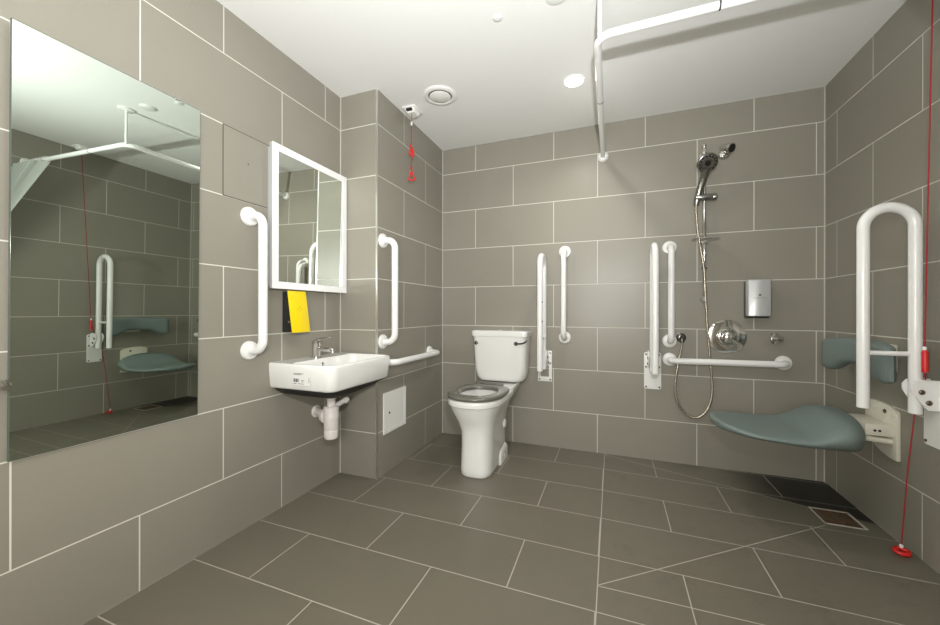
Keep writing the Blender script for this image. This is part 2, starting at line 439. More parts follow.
# ------------------------------------------------------------------ yellow fronted box
t = thing('wall_box', 'black box with a sloping yellow front under the framed mirror', 'box', (0, -1.275, .975))
def wedge(bm, y0, y1, zt, zb, xt0, xb0, xt1, xb1):
    prism(bm, [Vector((xt0, y0, zt)), Vector((xt1, y0, zt)), Vector((xb1, y0, zb)), Vector((xb0, y0, zb))], (0, y1-y0, 0), .0025, 2)
    return bm
build('body', wedge(nb(), -.056, .056, .108, -.096, .001, .001, .032, .064), M['black'], t)
fc = build('front_cover', wedge(nb(), -.058, .058, .112, -.099, .033, .065, .041, .073), M['yellow'], t)
s = build('catch', lathe(nb(), [(.0045, 0), (.0045, .002), (.002, .003)], (.045, -.056, -.045), (0, -1, 0), 12), M['steel'], t)
dt = nb()
for a, b in ((-.012, .02), (0, .012), (.012, .022), (.004, .03)):
    lathe(dt, [(.0028, -.001), (.0028, .0018), (.001, .0025)], (.0415+(.112-b)*.032/.211, a, b), (1, 0, .15), 10)
build('emblem', dt, plain('deep yellow emblem', (.62, .42, .01), .4, noise=.02), fc)

# ------------------------------------------------------------------ wash basin with tap, shade-coloured underside and trap
t = thing('wash_basin', 'white rectangular ceramic wash basin with sticker on its end, fixed below the framed mirror', 'basin', (0, -1.163, .61))
bm = nb(); hx, hy = .192, .2475
def half_round(x0, x1, hy, r, z, n=6):
    q = rrect(0, 0, x1, hy, r, z, n)
    return [Vector((p.x if p.x > 0 else x0, p.y if p.x > 0 else math.copysign(hy, p.y)*(1-.0001*i_), p.z)) for i_, p in enumerate(q)]
def br(i, z, r, x0=.001): return half_round(x0, .382-i, hy-i, r, z)
rings = [br(.036, .0, .03), br(.022, .0, .04), br(.014, .004, .042), br(.009, .012, .044), br(.001, .085, .045), br(0, .112, .045), br(.001, .120, .045), br(.005, .1245, .042), br(.012, .1255, .038)]
def ir(x0, x1, iy, z, r): return rrect((x0+x1)/2, 0, (x1-x0)/2, hy-iy, r, z, 6)
rings += [ir(.115, .362, .018, .1245, .03), ir(.120, .357, .023, .116, .03), ir(.128, .347, .035, .065, .04), ir(.145, .335, .06, .025, .05), ir(.18, .30, .12, .017, .05), ir(.22, .26, .20, .016, .02)]
loft(bm, rings)
build('bowl', bm, M['ceramic'], t, 50)
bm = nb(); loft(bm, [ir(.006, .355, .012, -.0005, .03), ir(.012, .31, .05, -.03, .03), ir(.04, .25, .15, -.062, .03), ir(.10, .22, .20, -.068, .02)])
build('shaded_underside', bm, plain('painted underside shade', (.012, .011, .010), .7, noise=.1), t)  # underside of the basin, its shade put into the near-black colour
build('overflow', lathe(nb(), [(.011, 0), (.011, .002), (.007, .003)], (.1225, -.02, .095), (1, 0, .15), 20), M['chrome'], t)
build('waste', lathe(nb(), [(.022, 0), (.022, .003), (.014, .004)], (.24, 0, .0165), (0, 0, 1), 24), M['chrome'], t)
lb = nb(); box(lb, (.155, -hy-.0008, .030), (.258, -hy+.0005, .084)); nlab = len(lb.faces)
for k in range(9):
    x = (.158)+k*.0036; box(lb, (x, -hy-.0012, .044), (x+(.0026 if k % 3 else .0014), -hy-.0006, .060))
for x0_, z0_, w_ in (((.158), .078, .045), ((.158), .036, .02), (.186, .036, .035), (.206, .046, .012), (.206, .052, .018), ((.158), .083, .06)):
    box(lb, (x0_, -hy-.0012, z0_), (x0_+w_, -hy-.0006, z0_+.0022))
box(lb, (.250, -hy-.0012, .045), (.2525, -hy-.0006, .068))
lb = build('sticker', lb, None, t, mats=[M['label'], M['ink']])
for p in lb.data.polygons: p.material_index = int(p.index >= nlab)
# tap
tz = .1255
tb = nb(); lathe(tb, [(.026, 0), (.026, .004), (.0215, .007), (.0215, .066), (.0235, .069), (.0235, .088), (.018, .093), (.006, .095)], (.068, -.008, tz), (0, 0, 1), 28)
tp = build('tap', tb, M['chrome'], t)
sb = nb(); pts = spline([(.08, -.008, tz+.048), (.115, -.012, tz+.047), (.155, -.016, tz+.048), (.178, -.018, tz+.047), (.186, -.018, tz+.036), (.187, -.018, tz+.026)], 8)
tube(sb, pts, lambda f: .0135-.0025*f, 16); build('spout', sb, M['chrome'], tp)
lv = nb(); tube(lv, spline([(.068, -.008, tz+.09), (.085, -.008, tz+.099), (.12, -.010, tz+.104), (.16, -.013, tz+.109)], 6), lambda f: .0075-.003*f, 12, round_end=True)
build('lever', lv, M['chrome'], tp)
# bottle trap
cx_, cy_ = .168, -.008
tr_ = build('bottle_trap', lathe(nb(), [(.033, -.185), (.037, -.178), (.038, -.120), (.040, -.119), (.040, -.108), (.039, -.106), (.039, -.064), (.033, -.058)], (cx_, cy_, -.065), (0, 0, 1), 32), M['trap'], t)
build('lower_bottle', lathe(nb(), [(.022, -.232), (.032, -.228), (.036, -.218), (.0375, -.186), (.036, -.183)], (cx_, cy_, -.065), (0, 0, 1), 32), M['trap'], tr_)
build('inlet_nut', lathe(nb(), [(.021, -.062), (.021, -.02), (.027, -.018), (.027, .0), (.021, .003)], (cx_, cy_, -.065), (0, 0, 1), 24), M['trap'], tr_)
ob = nb(); od = Vector((-.168, .070, 0)).normalized(); oc = Vector((cx_, cy_, -.185))
cyl(ob, oc, Vector((.001, cy_+.070, -.185)), .020, 20)
lathe(ob, [(.028, .030), (.041, .034), (.042, .056), (.037, .060), (.034, .080), (.024, .084)], oc, od, 26)
lathe(ob, [(.034, 0), (.034, .004), (.025, .007)], (.0005, cy_+.070, -.185), (1, 0, 0), 24)
build('outlet_pipe', ob, M['trap'], tr_)
op = nb(); tube(op, [(cx_+.01, cy_+.018, -.128), (cx_+.012, cy_+.105, -.112)], .0135, 16); lathe(op, [(.0175, 0), (.0175, .018)], (cx_+.012, cy_+.09, -.115), (0, 1, .1), 18)
build('overflow_pipe', op, M['trap'], tr_)

# ------------------------------------------------------------------ access hatch low on the boxing
t = thing('access_hatch', 'small white access hatch low on the boxing under the basin end', 'hatch', (BXX, -.712, .24))
hf = nb()
ring(hf, .0005, .008, -.127, .127, .0, .248, .022); build('frame', hf, M['white_plate'], t, 20)
build('door', box(nb(), (.0005, -.106, .021), (.006, .106, .227), .0012, 1), M['white_plate'], t)
build('lock', lathe(nb(), [(.007, 0), (.007, .003), (.004, .0035)], (.006, -.068, .121), (1, 0, 0), 14), M['bolt'], t)

# ------------------------------------------------------------------ toilet
TX = .780
t = thing('toilet', 'white close coupled toilet with a grey seat against the back wall', 'toilet', (TX, 0, 0))
RX = -.015
bm = nb()
prof = [(0, .092, -.683, -.20), (.006, .098, -.688, -.20), (.03, .099, -.688, -.20), (.10, .098, -.683, -.20), (.18, .098, -.678, -.20), (.26, .101, -.676, -.19),
        (.32, .115, -.690, -.17), (.37, .134, -.710, -.15), (.405, .150, -.724, -.13), (.425, .158, -.732, -.12), (.432, .160, -.735, -.12), (.436, .168, -.744, -.12), (.455, .170, -.746, -.12), (.464, .169, -.745, -.12), (.470, .163, -.739, -.12)]
rings = []
for z, hw, yf, yb in prof:
    k_ = min(1, max(0, (z-.24)/.18)); k_ = k_*k_*(3-2*k_)
    rings.append(egg(RX*k_, hw, yf-.016*k_, yb, z-.010*k_, 2.9 if z < .28 else (2.9-(z-.28)*4.2 if z < .45 else 2.25)))
for z, hw, yf, yb in ((.470, .118, -.655, -.33), (.455, .112, -.648, -.335), (.40, .118, -.64, -.33), (.33, .09, -.60, -.34), (.27, .05, -.54, -.36), (.255, .02, -.48, -.42)):
    rings.append(egg(RX, hw, yf-.016, yb, z-.010, 2.2, 2.4))
loft(bm, rings)
lathe(bm, [(.002, -.005), (.028, 0), (.036, .02), (.034, .04), (.02, .052)], (.055, -.33, .235), (1, .1, 0), 24)      # trapway bulge
loft(bm, [rrect(0, -.362, .108, .092, .02, 0), rrect(0, -.362, .108, .092, .02, .062), rrect(0, -.358, .103, .082, .02, .085), rrect(0, -.35, .085, .06, .02, .11)])
loft(bm, [rrect(0, -.20, .085, .13, .03, .34), rrect(0, -.20, .115, .15, .03, .40), rrect(0, -.195, .138, .175, .03, .445), rrect(0, -.195, .140, .18, .03, .467), rrect(0, -.195, .134, .174, .03, .473)])
pan = build('pan', bm, M['ceramic'], t, 55)
for y_, z_ in ((-.375, .040), (-.318, .052)):
    build('fixing_screw', lathe(nb(), [(.011, 0), (.011, .002), (.005, .004)], (.1075, y_, z_), (1, 0, .1), 14), M['steel'], pan)
bm = nb()
o1 = [egg(RX, 0.166, -0.756, -0.325, 0.463), egg(RX, 0.173, -0.764, -0.320, 0.467), egg(RX, 0.175, -0.766, -0.318, 0.476), egg(RX, 0.171, -0.762, -0.322, 0.485), egg(RX, 0.155, -0.744, -0.335, 0.489)]
i1 = [egg(RX, 0.126, -0.690, -0.385, 0.488, 2.2, 2.4), egg(RX, 0.118, -0.678, -0.393, 0.482, 2.2, 2.4), egg(RX, 0.114, -0.673, -0.396, 0.472, 2.2, 2.4), egg(RX, 0.118, -0.678, -0.393, 0.463, 2.2, 2.4)]
loft(bm, o1 + i1 + [o1[0]], cap=False)
bmesh.ops.remove_doubles(bm, verts=bm.verts, dist=1e-5)
seat = build('seat', bm, M['grey_seat'], t, 55)
hb = nb(); cyl(hb, (RX-.10, -.315, .490), (RX+.10, -.315, .490), .011, 16, .003)
for s in (-1, 1): box(hb, (RX+s*.075-.018, -.345, .477), (RX+s*.075+.018, -.29, .494), .004)
build('hinge', hb, M['grey_seat'], seat)
bm = nb(); cz = [(.472, .125, .055), (.475, .146, .062), (.484, .163, .072), (.508, .180, .080), (.56, .188, .087), (.70, .193, .094), (.805, .196, .096)]
loft(bm, [rrect(.014, -.012-hy_, hx_, hy_, min(.04, hy_*.8), z_) for z_, hx_, hy_ in cz])
cis = build('cistern', bm, M['ceramic'], t, 50)
bm = nb(); loft(bm, [rrect(.014, -.107, hx_, hy_, .03, z_) for z_, hx_, hy_ in ((.803, .198, .097), (.806, .205, .101), (.834, .208, .102), (.842, .205, .100), (.847, .19, .088))])
build('cistern_lid', bm, M['ceramic'], t, 50)
build('lid_button', lathe(nb(), [(.012, 0), (.012, .002), (.006, .003)], (.0, -.10, .846), (0, 0, 1), 20), M['ceramic'], cis)
lv = nb(); lathe(lv, [(.015, 0), (.015, .004), (.011, .010), (.007, .016)], (.143, -.202, .758), (0, -1, 0), 24)
tube(lv, spline([(.143, -.216, .758), (.175, -.222, .760), (.205, -.226, .767), (.222, -.224, .782)], 6), lambda f: (.0065)-.001*f, 12, round_end=True)
build('flush_lever', lv, M['dark_chrome'], cis)
build('chrome_cap', lathe(nb(), [(.014, 0), (.014, .004), (.010, .008), (.003, .010)], (-.150, -.202, .757), (0, -1, 0), 24), M['dark_chrome'], cis)

# ------------------------------------------------------------------ shower wall
# riser set
t = thing('shower_riser', 'chrome vertical shower riser rail with slider and clear soap tray', 'shower rail', (2.087, 0, 1.05))
build('rail', cyl(nb(), (0, -.048, -.02), (0, -.048, .965), .0098, 18, .002), M['chrome'], t)
for zz in (.012, .925):
    b_ = nb(); lathe(b_, [(.017, 0), (.017, .004), (.010, .008), (.010, .04)], (0, 0, zz), (0, -1, 0), 20); cyl(b_, (0, -.048, zz-.016), (0, -.048, zz+.016), .0145, 20, .003)
    build('wall_bracket', b_, M['chrome'] if zz > .5 else M['clear'], t)
build('end_cap', lathe(nb(), [(.010, 0), (.013, .004), (.013, .02), (.006, .028)], (0, -.048, .955), (0, 0, 1), 18), M['chrome'], t)
sl_ = nb(); cyl(sl_, (-.052, -.060, .648), (.05, -.060, .642), .0205, 18, .005); cyl(sl_, (0, -.048, .625), (0, -.048, .668), .0165, 18, .003)
lathe(sl_, [(.020, 0), (.022, .006), (.022, .02), (.014, .026)], (.040, -.060, .642), (1, 0, 0), 20)
build('slider', sl_, M['grey_chrome'], t)
st = nb(); prism(st, [Vector((p.x, p.y, .378)) for p in rrect(0, -.085, .073, .052, .03, 0)], (0, 0, .006), .002, 1); box(st, (-.02, -.068, .358), (.02, -.035, .378), .004)
build('soap_tray', st, M['clear'], t)
build('hose_ring', lathe(nb(), [(.0135, -.004), (.016, -.003), (.016, .003), (.0135, .004)], (0, -.048, .205), (0, 0, 1), 18), M['dark'], t)
# hand shower and hose
hc = Vector((2.084, -.145, 1.878)); hn = Vector((.16, -.80, -.58)).normalized()
t = thing('hand_shower', 'round chrome hand shower and long metal hose hooked on the riser rail', 'hand shower', hc)
hd = nb(); lathe(hd, [(.020, -.036), (.040, -.024), (.055, -.010), (.058, -.002), (.057, .003), (.053, .006)], (0, 0, 0), hn, 40)
head = build('head', hd, M['grey_chrome'], t)
build('spray_face', lathe(nb(), [(.050, .0055), (.049, .0075), (.040, .0082)], (0, 0, 0), hn, 40), M['dark'], head)
build('spray_ring', lathe(nb(), [(.036, .008), (.035, .0095), (.022, .0098)], (0, 0, 0), hn, 32), M['grey_chrome'], head)
build('spray_centre', lathe(nb(), [(.016, .0095), (.015, .0115), (.004, .012)], (0, 0, 0), hn, 24), M['black'], head)
nz = nb(); hx_, hy_ = frame_of(hn)
for k in range(14):
    a = 2*PI*k/14; lathe(nz, [(.0028, 0), (.0016, .0022)], hn*.0078 + (hx_*math.cos(a)+hy_*math.sin(a))*.0435, hn, 8)
build('nozzles', nz, M['steel'], head)
hp = [Vector((-.002, .020, -.028)), Vector((-.010, .050, -.075)), Vector((-.026, .077, -.140)), Vector((-.038, .090, -.195)), Vector((-.042, .093, -.230))]
build('handle', tube(nb(), spline(hp, 6), lambda f: .025-.010*f, 18), M['grey_chrome'], t)
ho = [hc+hp[-1], Vector((2.043, -.053, 1.60)), Vector((2.050, -.050, 1.50)), Vector((2.066, -.060, 1.37)), Vector((2.082, -.064, 1.255)), Vector((2.090, -.062, 1.10)), Vector((2.104, -.045, .90)),
      Vector((2.122, -.030, .70)), Vector((2.135, -.026, .52)), Vector((2.125, -.026, .41)), Vector((2.085, -.028, .335)), Vector((2.030, -.030, .312)), Vector((1.972, -.028, .350)), Vector((1.935, -.026, .43)), Vector((1.932, -.026, .53)),
      Vector((1.952, -.026, .68)), Vector((1.966, -.032, .760)), Vector((1.967, -.036, .792))]
build('hose', tube(nb(), [p-hc for p in spline(ho, 10)], .0072, 12), M['hose'], t)
t = thing('hose_outlet', 'small dark chrome hose outlet on the wall right of the vertical grab rail', 'outlet', (1.967, 0, .815))
build('elbow', tube(nb(), fillet([(0, 0, 0), (0, -.036, 0), (0, -.036, -.028)], .012), .0115, 16), M['dark_chrome'], t)
build('rosette', lathe(nb(), [(.029, 0), (.029, .004), (.022, .010), (.013, .013)], (0, 0, 0), (0, -1, 0), 28), M['dark_chrome'], t)
# fixed spray head
t = thing('fixed_spray_head', 'small chrome fixed spray head with black face right of the hand shower', 'shower head', (2.208, 0, 1.978))
build('base', lathe(nb(), [(.034, 0), (.034, .006), (.028, .014), (.020, .02)], (-.006, 0, -.012), (0, -1, 0), 32), M['chrome'], t)
hb = nb(); ax = Vector((.55, -.72, -.42)).normalized(); lathe(hb, [(.022, -.052), (.026, -.025), (.028, -.004), (.029, .012), (.028, .018)], Vector((.012, -.044, .010)), ax, 32)
hb = build('head', hb, M['chrome'], t)
build('spray_face', lathe(nb(), [(.025, .0175), (.023, .0205), (.005, .021)], Vector((.012, -.044, .010)), ax, 28), M['black'], hb)
# valve
t = thing('shower_valve', 'round chrome shower valve with a lever knob on the back wall', 'valve', (2.216, 0, .828))
build('cover_plate', lathe(nb(), [(.104, 0), (.106, .003), (.104, .007), (.085, .012), (.060, .014)], (0, 0, 0), (0, -1, 0), 56), M['chrome'], t)
kn = nb(); lathe(kn, [(.054, .012), (.055, .03), (.051, .036), (.044, .038), (.040, .046), (.036, .05)], (0, 0, 0), (0, -1, 0), 44)
kn = build('temperature_ring', kn, M['chrome'], t)
build('knob', lathe(nb(), [(.033, .048), (.034, .062), (.030, .072), (.016, .078), (.004, .079)], (0, 0, 0), (0, -1, 0), 40), M['chrome'], t)
lv = nb(); tube(lv, [(.0, -.064, 0), (.034, -.068, -.030), (.058, -.072, -.044)], lambda f: .0095-.003*f, 12, round_end=True); build('lever', lv, M['chrome'], t)
lp = nb(); lathe(lp, [(.009, .0), (.011, .010), (.011, .035), (.007, .042)], (-.062, -.004, .062), (-.35, -.9, .3), 16); build('flow_stop', lp, M['chrome'], t)
# soap dispenser
t = thing('soap_dispenser', 'silver soap dispenser box on the back wall beside the riser rail', 'dispenser', (2.362, 0, .945))
build('back_body', box(nb(), (-.057, -.060, .002), (.057, -.0005, .224), .006), M['black'], t)
bm = nb(); arcp = []
def fr(z, e): return [Vector((-.060+e, -.052, z)), Vector((-.060+e, -.072, z)), Vector((-.054, -.084+e, z)), Vector((-.03, -.094+e, z)), Vector((.0, -.097+e, z)), Vector((.03, -.094+e, z)), Vector((.054, -.084+e, z)), Vector((.060-e, -.072, z)), Vector((.060-e, -.052, z))]
loft(bm, [fr(.012, .004), fr(.016, 0), fr(.222, 0), fr(.229, .005)])
cv = build('front_cover', bm, M['satin'], t, 35)
em = nb(); lathe(em, [(.006, 0), (.006, .0012), (.003, .0016)], (-.002, -.0965, .137), (0, -1, 0), 12); box(em, (-.03, -.0968, .119), (.03, -.0935, .1205))
build('emblem', em, M['bolt'], cv)
# wall knob
t = thing('robe_knob', 'small chrome knob on the back wall above the horizontal grab rail end', 'knob', (2.458, 0, .824))
build('base', lathe(nb(), [(.032, 0), (.032, .004), (.026, .010), (.016, .014)], (.006, 0, 0), (0, -1, 0), 24), M['chrome'], t)
kb = nb(); cyl(kb, (0, -.008, 0), (-.004, -.048, 0), .015, 16); cyl(kb, (-.036, -.052, 0), (.024, -.050, 0), .021, 20, .005); build('knob', kb, M['chrome'], t)

# ------------------------------------------------------------------ fold down seat, backrest
t = thing('folding_shower_seat', 'grey green padded fold down shower seat on a cream bracket, right wall', 'shower seat', (W, -.505, .345))
def seat_mesh():
    bm = nb(); nx, ny = 36, 24
    x0, x1 = -.672, -.128; hw = .235
    def half(f):                       # half width along the seat, f 0 tip .. 1 wall
        a = min(1, f/.34); b = max(0, (f-.82)/.18)
        return hw*((1-(1-a)**2.2)**.5)*(1-.42*b**2.)*(.93+.07*min(1, f/.75))
    def top(f, g):
        z = .104 - .022*math.sin(PI*min(1, f/.80))
        if f > .60: k = min(1, (f-.60)/.28); z += .080*(3*k*k-2*k**3)*(1-.30*g*g)
        z += .012*abs(g)**3*(1-.5*f)      # raised sides
        return z
    rows_t, rows_b = [], []
    for i in range(nx+1):
        f = i/nx; ff = .5-.5*math.cos(PI*f); x = x0+(x1-x0)*ff; h = max(half(ff), .004)
        rt, rb = [], []
        for j in range(ny+1):
            g = -1+2*j/ny; g = math.sin(g*PI/2)
            e = (1-abs(g)**4)**.5 if abs(g) < 1 else 0
            ez = min(1, math.sqrt(max(0, 1-((max(0, .06-ff))/.06)**2)))*min(1, math.sqrt(max(0, 1-((max(0, ff-.95))/.05)**2)))
            zt = top(ff, g); zb = .020 + .040*(1-ff); mid = (zt*.55+zb*.45)
            k = e*max(ez, .02)
            rt.append(Vector((x, g*h, mid+(zt-mid)*k))); rb.append(Vector((x, g*h, mid+(zb-mid)*k)))
        rows_t.append(rt); rows_b.append(rb)
    for rows, flip in ((rows_t, False), (rows_b, True)):
        vs = [[bm.verts.new(p) for p in r] for r in rows]
        for a, b in zip(vs, vs[1:]):
            for j in range(ny):
                q = (a[j], b[j], b[j+1], a[j+1]); bm.faces.new(q[::-1] if flip else q)
    bmesh.ops.remove_doubles(bm, verts=bm.verts, dist=4e-4)
    bmesh.ops.holes_fill(bm, edges=[e for e in bm.edges if len(e.link_faces) == 1], sides=0)
    return bm
build('seat_pad', seat_mesh(), M['pad'], t, 180)
bp = nb(); ol = [(.108, .0), (.108, .195), (.095, .213), (.06, .225), (-.02, .235), (-.095, .225), (-.108, .21), (-.108, .10), (-.07, .03), (.0, .004), (.05, -.004)]
ol = [(-.108, 0), (-.108, .2), (-.10, .212), (-.05, .228), (.0, .233), (.06, .232), (.108, .215), (.108, .08), (.06, .035), (.0, .012), (-.06, .0)]
prism(bp, [Vector((-.0005, a, b)) for a, b in ol], (-.014, 0, 0), .003, 2)
br_ = build('wall_bracket', bp, M['cream'], t)
ab = nb(); box(ab, (-.110, -.094, .098), (-.012, .094, .150), .006); ab_ = build('hinge_block', ab, M['cream'], t)
for k in (-.078, -.062): build('peg_hole', lathe(nb(), [(.0055, 0), (.0055, .001), (.003, .0012)], (k, -.0938, .122), (0, -1, 0), 12), M['black'], ab_)
for y_, z_, r_ in ((-.085, .188, .007), (-.035, .198, .0095), (.03, .205, .008)):
    build('bolt', lathe(nb(), [(r_, 0), (r_, .003), (r_*.5, .006)], (-.0142, y_, z_), (-1, 0, 0), 14), M['bolt'] if r_ > .009 else M['cream'], br_)
rb_ = nb()
for y_ in (-.075, .075): tube(rb_, fillet([(-.012, y_, .075), (-.10, y_, .082), (-.30, y_*.9, .075)], .03), .0125, 16)
build('support_tube', rb_, M['cream'], t)

t = thing('backrest', 'grey green curved backrest pad on the right wall above the shower seat', 'backrest', (W, -.525, .78))
bm = nb(); N = 30; rings = []
for i in range(N+1):
    f = -1+2*i/N; g = math.sin(f*PI/2); y = .250*g
    face = -.118 - .030*g*g; th = .062
    zt = .080-.008*g*g; zb = -.036 - .056*(1/(1+math.exp(-(abs(g)-.56)*12)))
    e = max(.25, (1-abs(g)**8)**.5) if abs(g) < .9999 else .25
    cz_, hz_ = (zt+zb)/2, (zt-zb)/2*(.72+.28*e); hx_ = th/2*e
    rings.append([Vector((p.x, y, p.y)) for p in rrect(face+th/2, cz_, hx_, hz_, min(hx_*.9, .026), 0, 4)])
loft(bm, rings); build('back_pad', bm, M['pad'], t, 60)
bb = nb(); box(bb, (-.016, -.070, -.058), (-.0005, .066, .062), .004); bb = build('wall_plate', bb, M['cream'], t)
sp_ = nb(); box(sp_, (-.065, -.050, -.025), (-.012, .050, .055), .004); build('spacer', sp_, M['cream'], t)

# ------------------------------------------------------------------ pull cords
def toggle(bm, p, r=.018):
    p = Vector(p); pts = [p+Vector((0, -r*.3, r*1.25)), p+Vector((r*.6, r*.2, -r*.95)), p+Vector((-r*.6, -r*.2, -r*.95))]
    c = (pts[0]+pts[1]+pts[2])/3
    pts = fillet([(pts[2]+pts[0])/2, pts[0], pts[1], pts[2], (pts[2]+pts[0])/2], .007, 5); tube(bm, pts, .0052, 10, cap=False)
    lathe(bm, [(.004, 0), (.007, .004), (.007, .010), (.003, .016)], p+Vector((0, -r*.3, r*1.2)), (0, 0, 1), 12)
    return bm
t = thing('alarm_pull_cord', 'short red alarm pull cord with two triangles hanging by the pipe boxing', 'pull cord', (.345, -.630, H))
sw = nb(); box(sw, (-.045, -.055, -.012), (.045, .055, -.0005), .003); loft(sw, [rrect(0, 0, .038, .046, .01, -.012), rrect(0, .004, .026, .034, .01, -.034)])
build('ceiling_switch', sw, M['white_plate'], t)
build('cord_exit', box(nb(), (-.020, -.051, -.027), (.020, -.030, -.013), .003), M['black'], t)
cd = nb(); tube(cd, [(0, -.012, -.03), (.001, -.012, -.10), (-.002, -.012, -.24), (.003, -.012, -.41)], .0016, 8); build('cord', cd, M['redcord'], t)
build('connector', lathe(nb(), [(.003, 0), (.006, .004), (.006, .02), (.003, .026)], (.0, -.012, -.110), (0, 0, 1), 14), M['white_plate'], t)
tg = nb(); toggle(tg, (-.003, -.012, -.275), .021); tube(tg, spline([(-.012, -.012, -.24), (.012, -.018, -.265), (.015, -.012, -.30), (.002, -.016, -.315)], 6), .0045, 8); build('toggle', tg, M['red'], t)
tg = nb(); toggle(tg, (.002, -.012, -.43), .031); build('toggle', tg, M['red'], t)

t = thing('alarm_pull_cord', 'long red alarm pull cord by the right wall reaching to the floor', 'pull cord', (2.603, -.945, H))
sw = nb(); box(sw, (-.045, -.045, -.012), (.045, .045, -.0005), .003); loft(sw, [rrect(0, 0, .036, .036, .01, -.012), rrect(0, 0, .026, .026, .01, -.034)])
build('ceiling_switch', sw, M['white_plate'], t)
o_ = Vector((2.603, -.945, H)); ep = Vector((2.652, -.700, .028)); mp = Vector((2.634, -.852, .83))
cd = nb(); tube(cd, [p-o_ for p in [o_+Vector((0, 0, -.03)), mp, Vector((2.658, -.815, .70)), Vector((2.655, -.765, .58)), Vector((2.652, -.735, .35)), ep]], .0022, 8); build('cord', cd, M['redcord'], t)
tg = nb(); q_ = mp-o_+Vector((.0, 0, -.04)); tube(tg, [q_+Vector((0, 0, .055)), q_+Vector((.001, 0, .045)), q_+Vector((.002, .001, -.03))], lambda f: .004+.005*min(1, f*2), 12)
build('toggle', tg, M['red'], t)
build('bead', lathe(nb(), [(.004, 0), (.006, .004), (.006, .012), (.003, .016)], q_+Vector((0, 0, .05)), (0, 0, 1), 12), M['white_plate'], t)
tg = nb(); e_ = ep-o_
ringp = [e_+Vector((-.004+.020*math.cos(a), -.012+.015*math.sin(a), -.014+.004*math.sin(a))) for a in [2*PI*k/24 for k in range(25)]]
tube(tg, ringp, .0082, 10, cap=False); build('floor_toggle', tg, M['red'], t)
build('bead', lathe(nb(), [(.004, 0), (.0065, .004), (.0065, .012), (.003, .016)], e_+Vector((0, 0, -.006)), (0, 0, 1), 12), M['white_plate'], t)

# ------------------------------------------------------------------ curtain rail and curtain
CZ, CX, CY = 2.056, 1.489, -1.212
t = thing('curtain_rail', 'white L shaped shower curtain rail below the ceiling', 'curtain rail', (CX, 0, CZ))
RR = .0148
path = fillet([(0, 0, 0), (0.006, CY, 0), (W-CX, CY-.01, 0)], .055, 12)
build('rail', tube(nb(), path, RR, 18), M['white'], t)
for p, a in (((0, 0, 0), (0, -1, 0)), ((W-CX, CY-.01, 0), (-1, 0, 0))):
    build('flange', lathe(nb(), [(.036, .0005), (.036, .005), (.030, .014), (.020, .02)], p, a, 32), M['white_plate'], t)
build('ceiling_support', cyl(nb(), (.014, CY-.002, .0), (.014, CY-.002, H-CZ-.0005), .0075, 14), M['white'], t)
build('support_collar', lathe(nb(), [(.045, 0), (.045, -.005), (.030, -.011), (.010, -.014)], (.014, CY-.002, H-CZ-.0005), (0, 0, 1), 28), M['white_plate'], t)
for p, a in (((.0035, -.735, 0), (0.005, 1, 0)), ((.412, CY-.0035, 0), (1, -.008, 0))):
    build('joint', lathe(nb(), [(RR+.0006, -.003), (RR+.0006, .003)], p, a, 20, False), M['dark'], t)
t = thing('shower_curtain', 'white pleated shower curtain gathered at the right wall, seen in the tall mirror', 'curtain', (2.55, CY, CZ))
bm = nb(); nu, nv = 90, 26; g = []
for j in range(nv+1):
    v = j/nv; row = []
    for i in range(nu+1):
        u = i/nu
        top = Vector((2.40+.270*u, CY-.045, CZ-.026 + .012*math.cos(u*PI*10)))
        bot = Vector((2.56+.09*u, -1.66+.02*u, 1.0))
        sw_ = v
        p = top.lerp(bot, v); p.y = top.y + (bot.y-top.y)*sw_
        amp = .050*(1-v*.7)
        p += Vector((.25*amp*math.sin(u*PI*10), amp*math.cos(u*PI*10)-.0*amp, 0))
        p.x = min(p.x, W-.012)
        row.append(bm.verts.new(p-Vector((2.55, CY, CZ))))
    g.append(row)
for a, b in zip(g, g[1:]):
    for i in range(nu): bm.faces.new((a[i], a[i+1], b[i+1], b[i]))
r = bmesh.ops.solidify(bm, geom=bm.faces[:], thickness=.0012)
build('cloth', bm, M['curtain'], t, 80)
for k in range(5):
    x = 2.425+k*.05
    build('hanging_ring', lathe(nb(), [(RR+.003, -.0025), (RR+.006, -.0015), (RR+.006, .0015), (RR+.003, .0025)], Vector((x, CY-.009, CZ))-Vector((2.55, CY, CZ)), (1, 0, 0), 20, False), M['white_plate'], t)
build('tie_back', lathe(nb(), [(.016, 0), (.016, .004), (.007, .006), (.007, .05), (.012, .056)], Vector((W-.0005, -1.67, 1.0))-Vector((2.55, CY, CZ)), (-1, 0, 0), 18), M['white_plate'], t)

# ------------------------------------------------------------------ ceiling fittings
t = thing('ceiling_vent', 'round white extract vent in the ceiling by the pipe boxing', 'vent', (.580, -.712, H))
build('outer_ring', lathe(nb(), [(.100, -.0005), (.101, -.004), (.094, -.010), (.080, -.013), (.072, -.011), (.070, -.002)], (0, 0, 0), (0, 0, 1), 56, False), M['white_plate'], t)
build('throat', lathe(nb(), [(.071, -.001), (.071, -.002)], (0, 0, 0), (0, 0, 1), 40), M['gap'], t)
build('centre_disc', lathe(nb(), [(.020, -.001), (.020, -.008), (.061, -.008), (.064, -.011), (.058, -.015), (.01, -.017)], (0, 0, 0), (0, 0, 1), 48), M['white_plate'], t)
t = thing('ceiling_sensor', 'tiny white round ceiling sensor left of the curtain rail support', 'sensor', (1.074, -1.160, H))
build('base', lathe(nb(), [(.023, -.0005), (.023, -.002), (.021, -.0035)], (0, 0, 0), (0, 0, 1), 32), M['white_plate'], t)
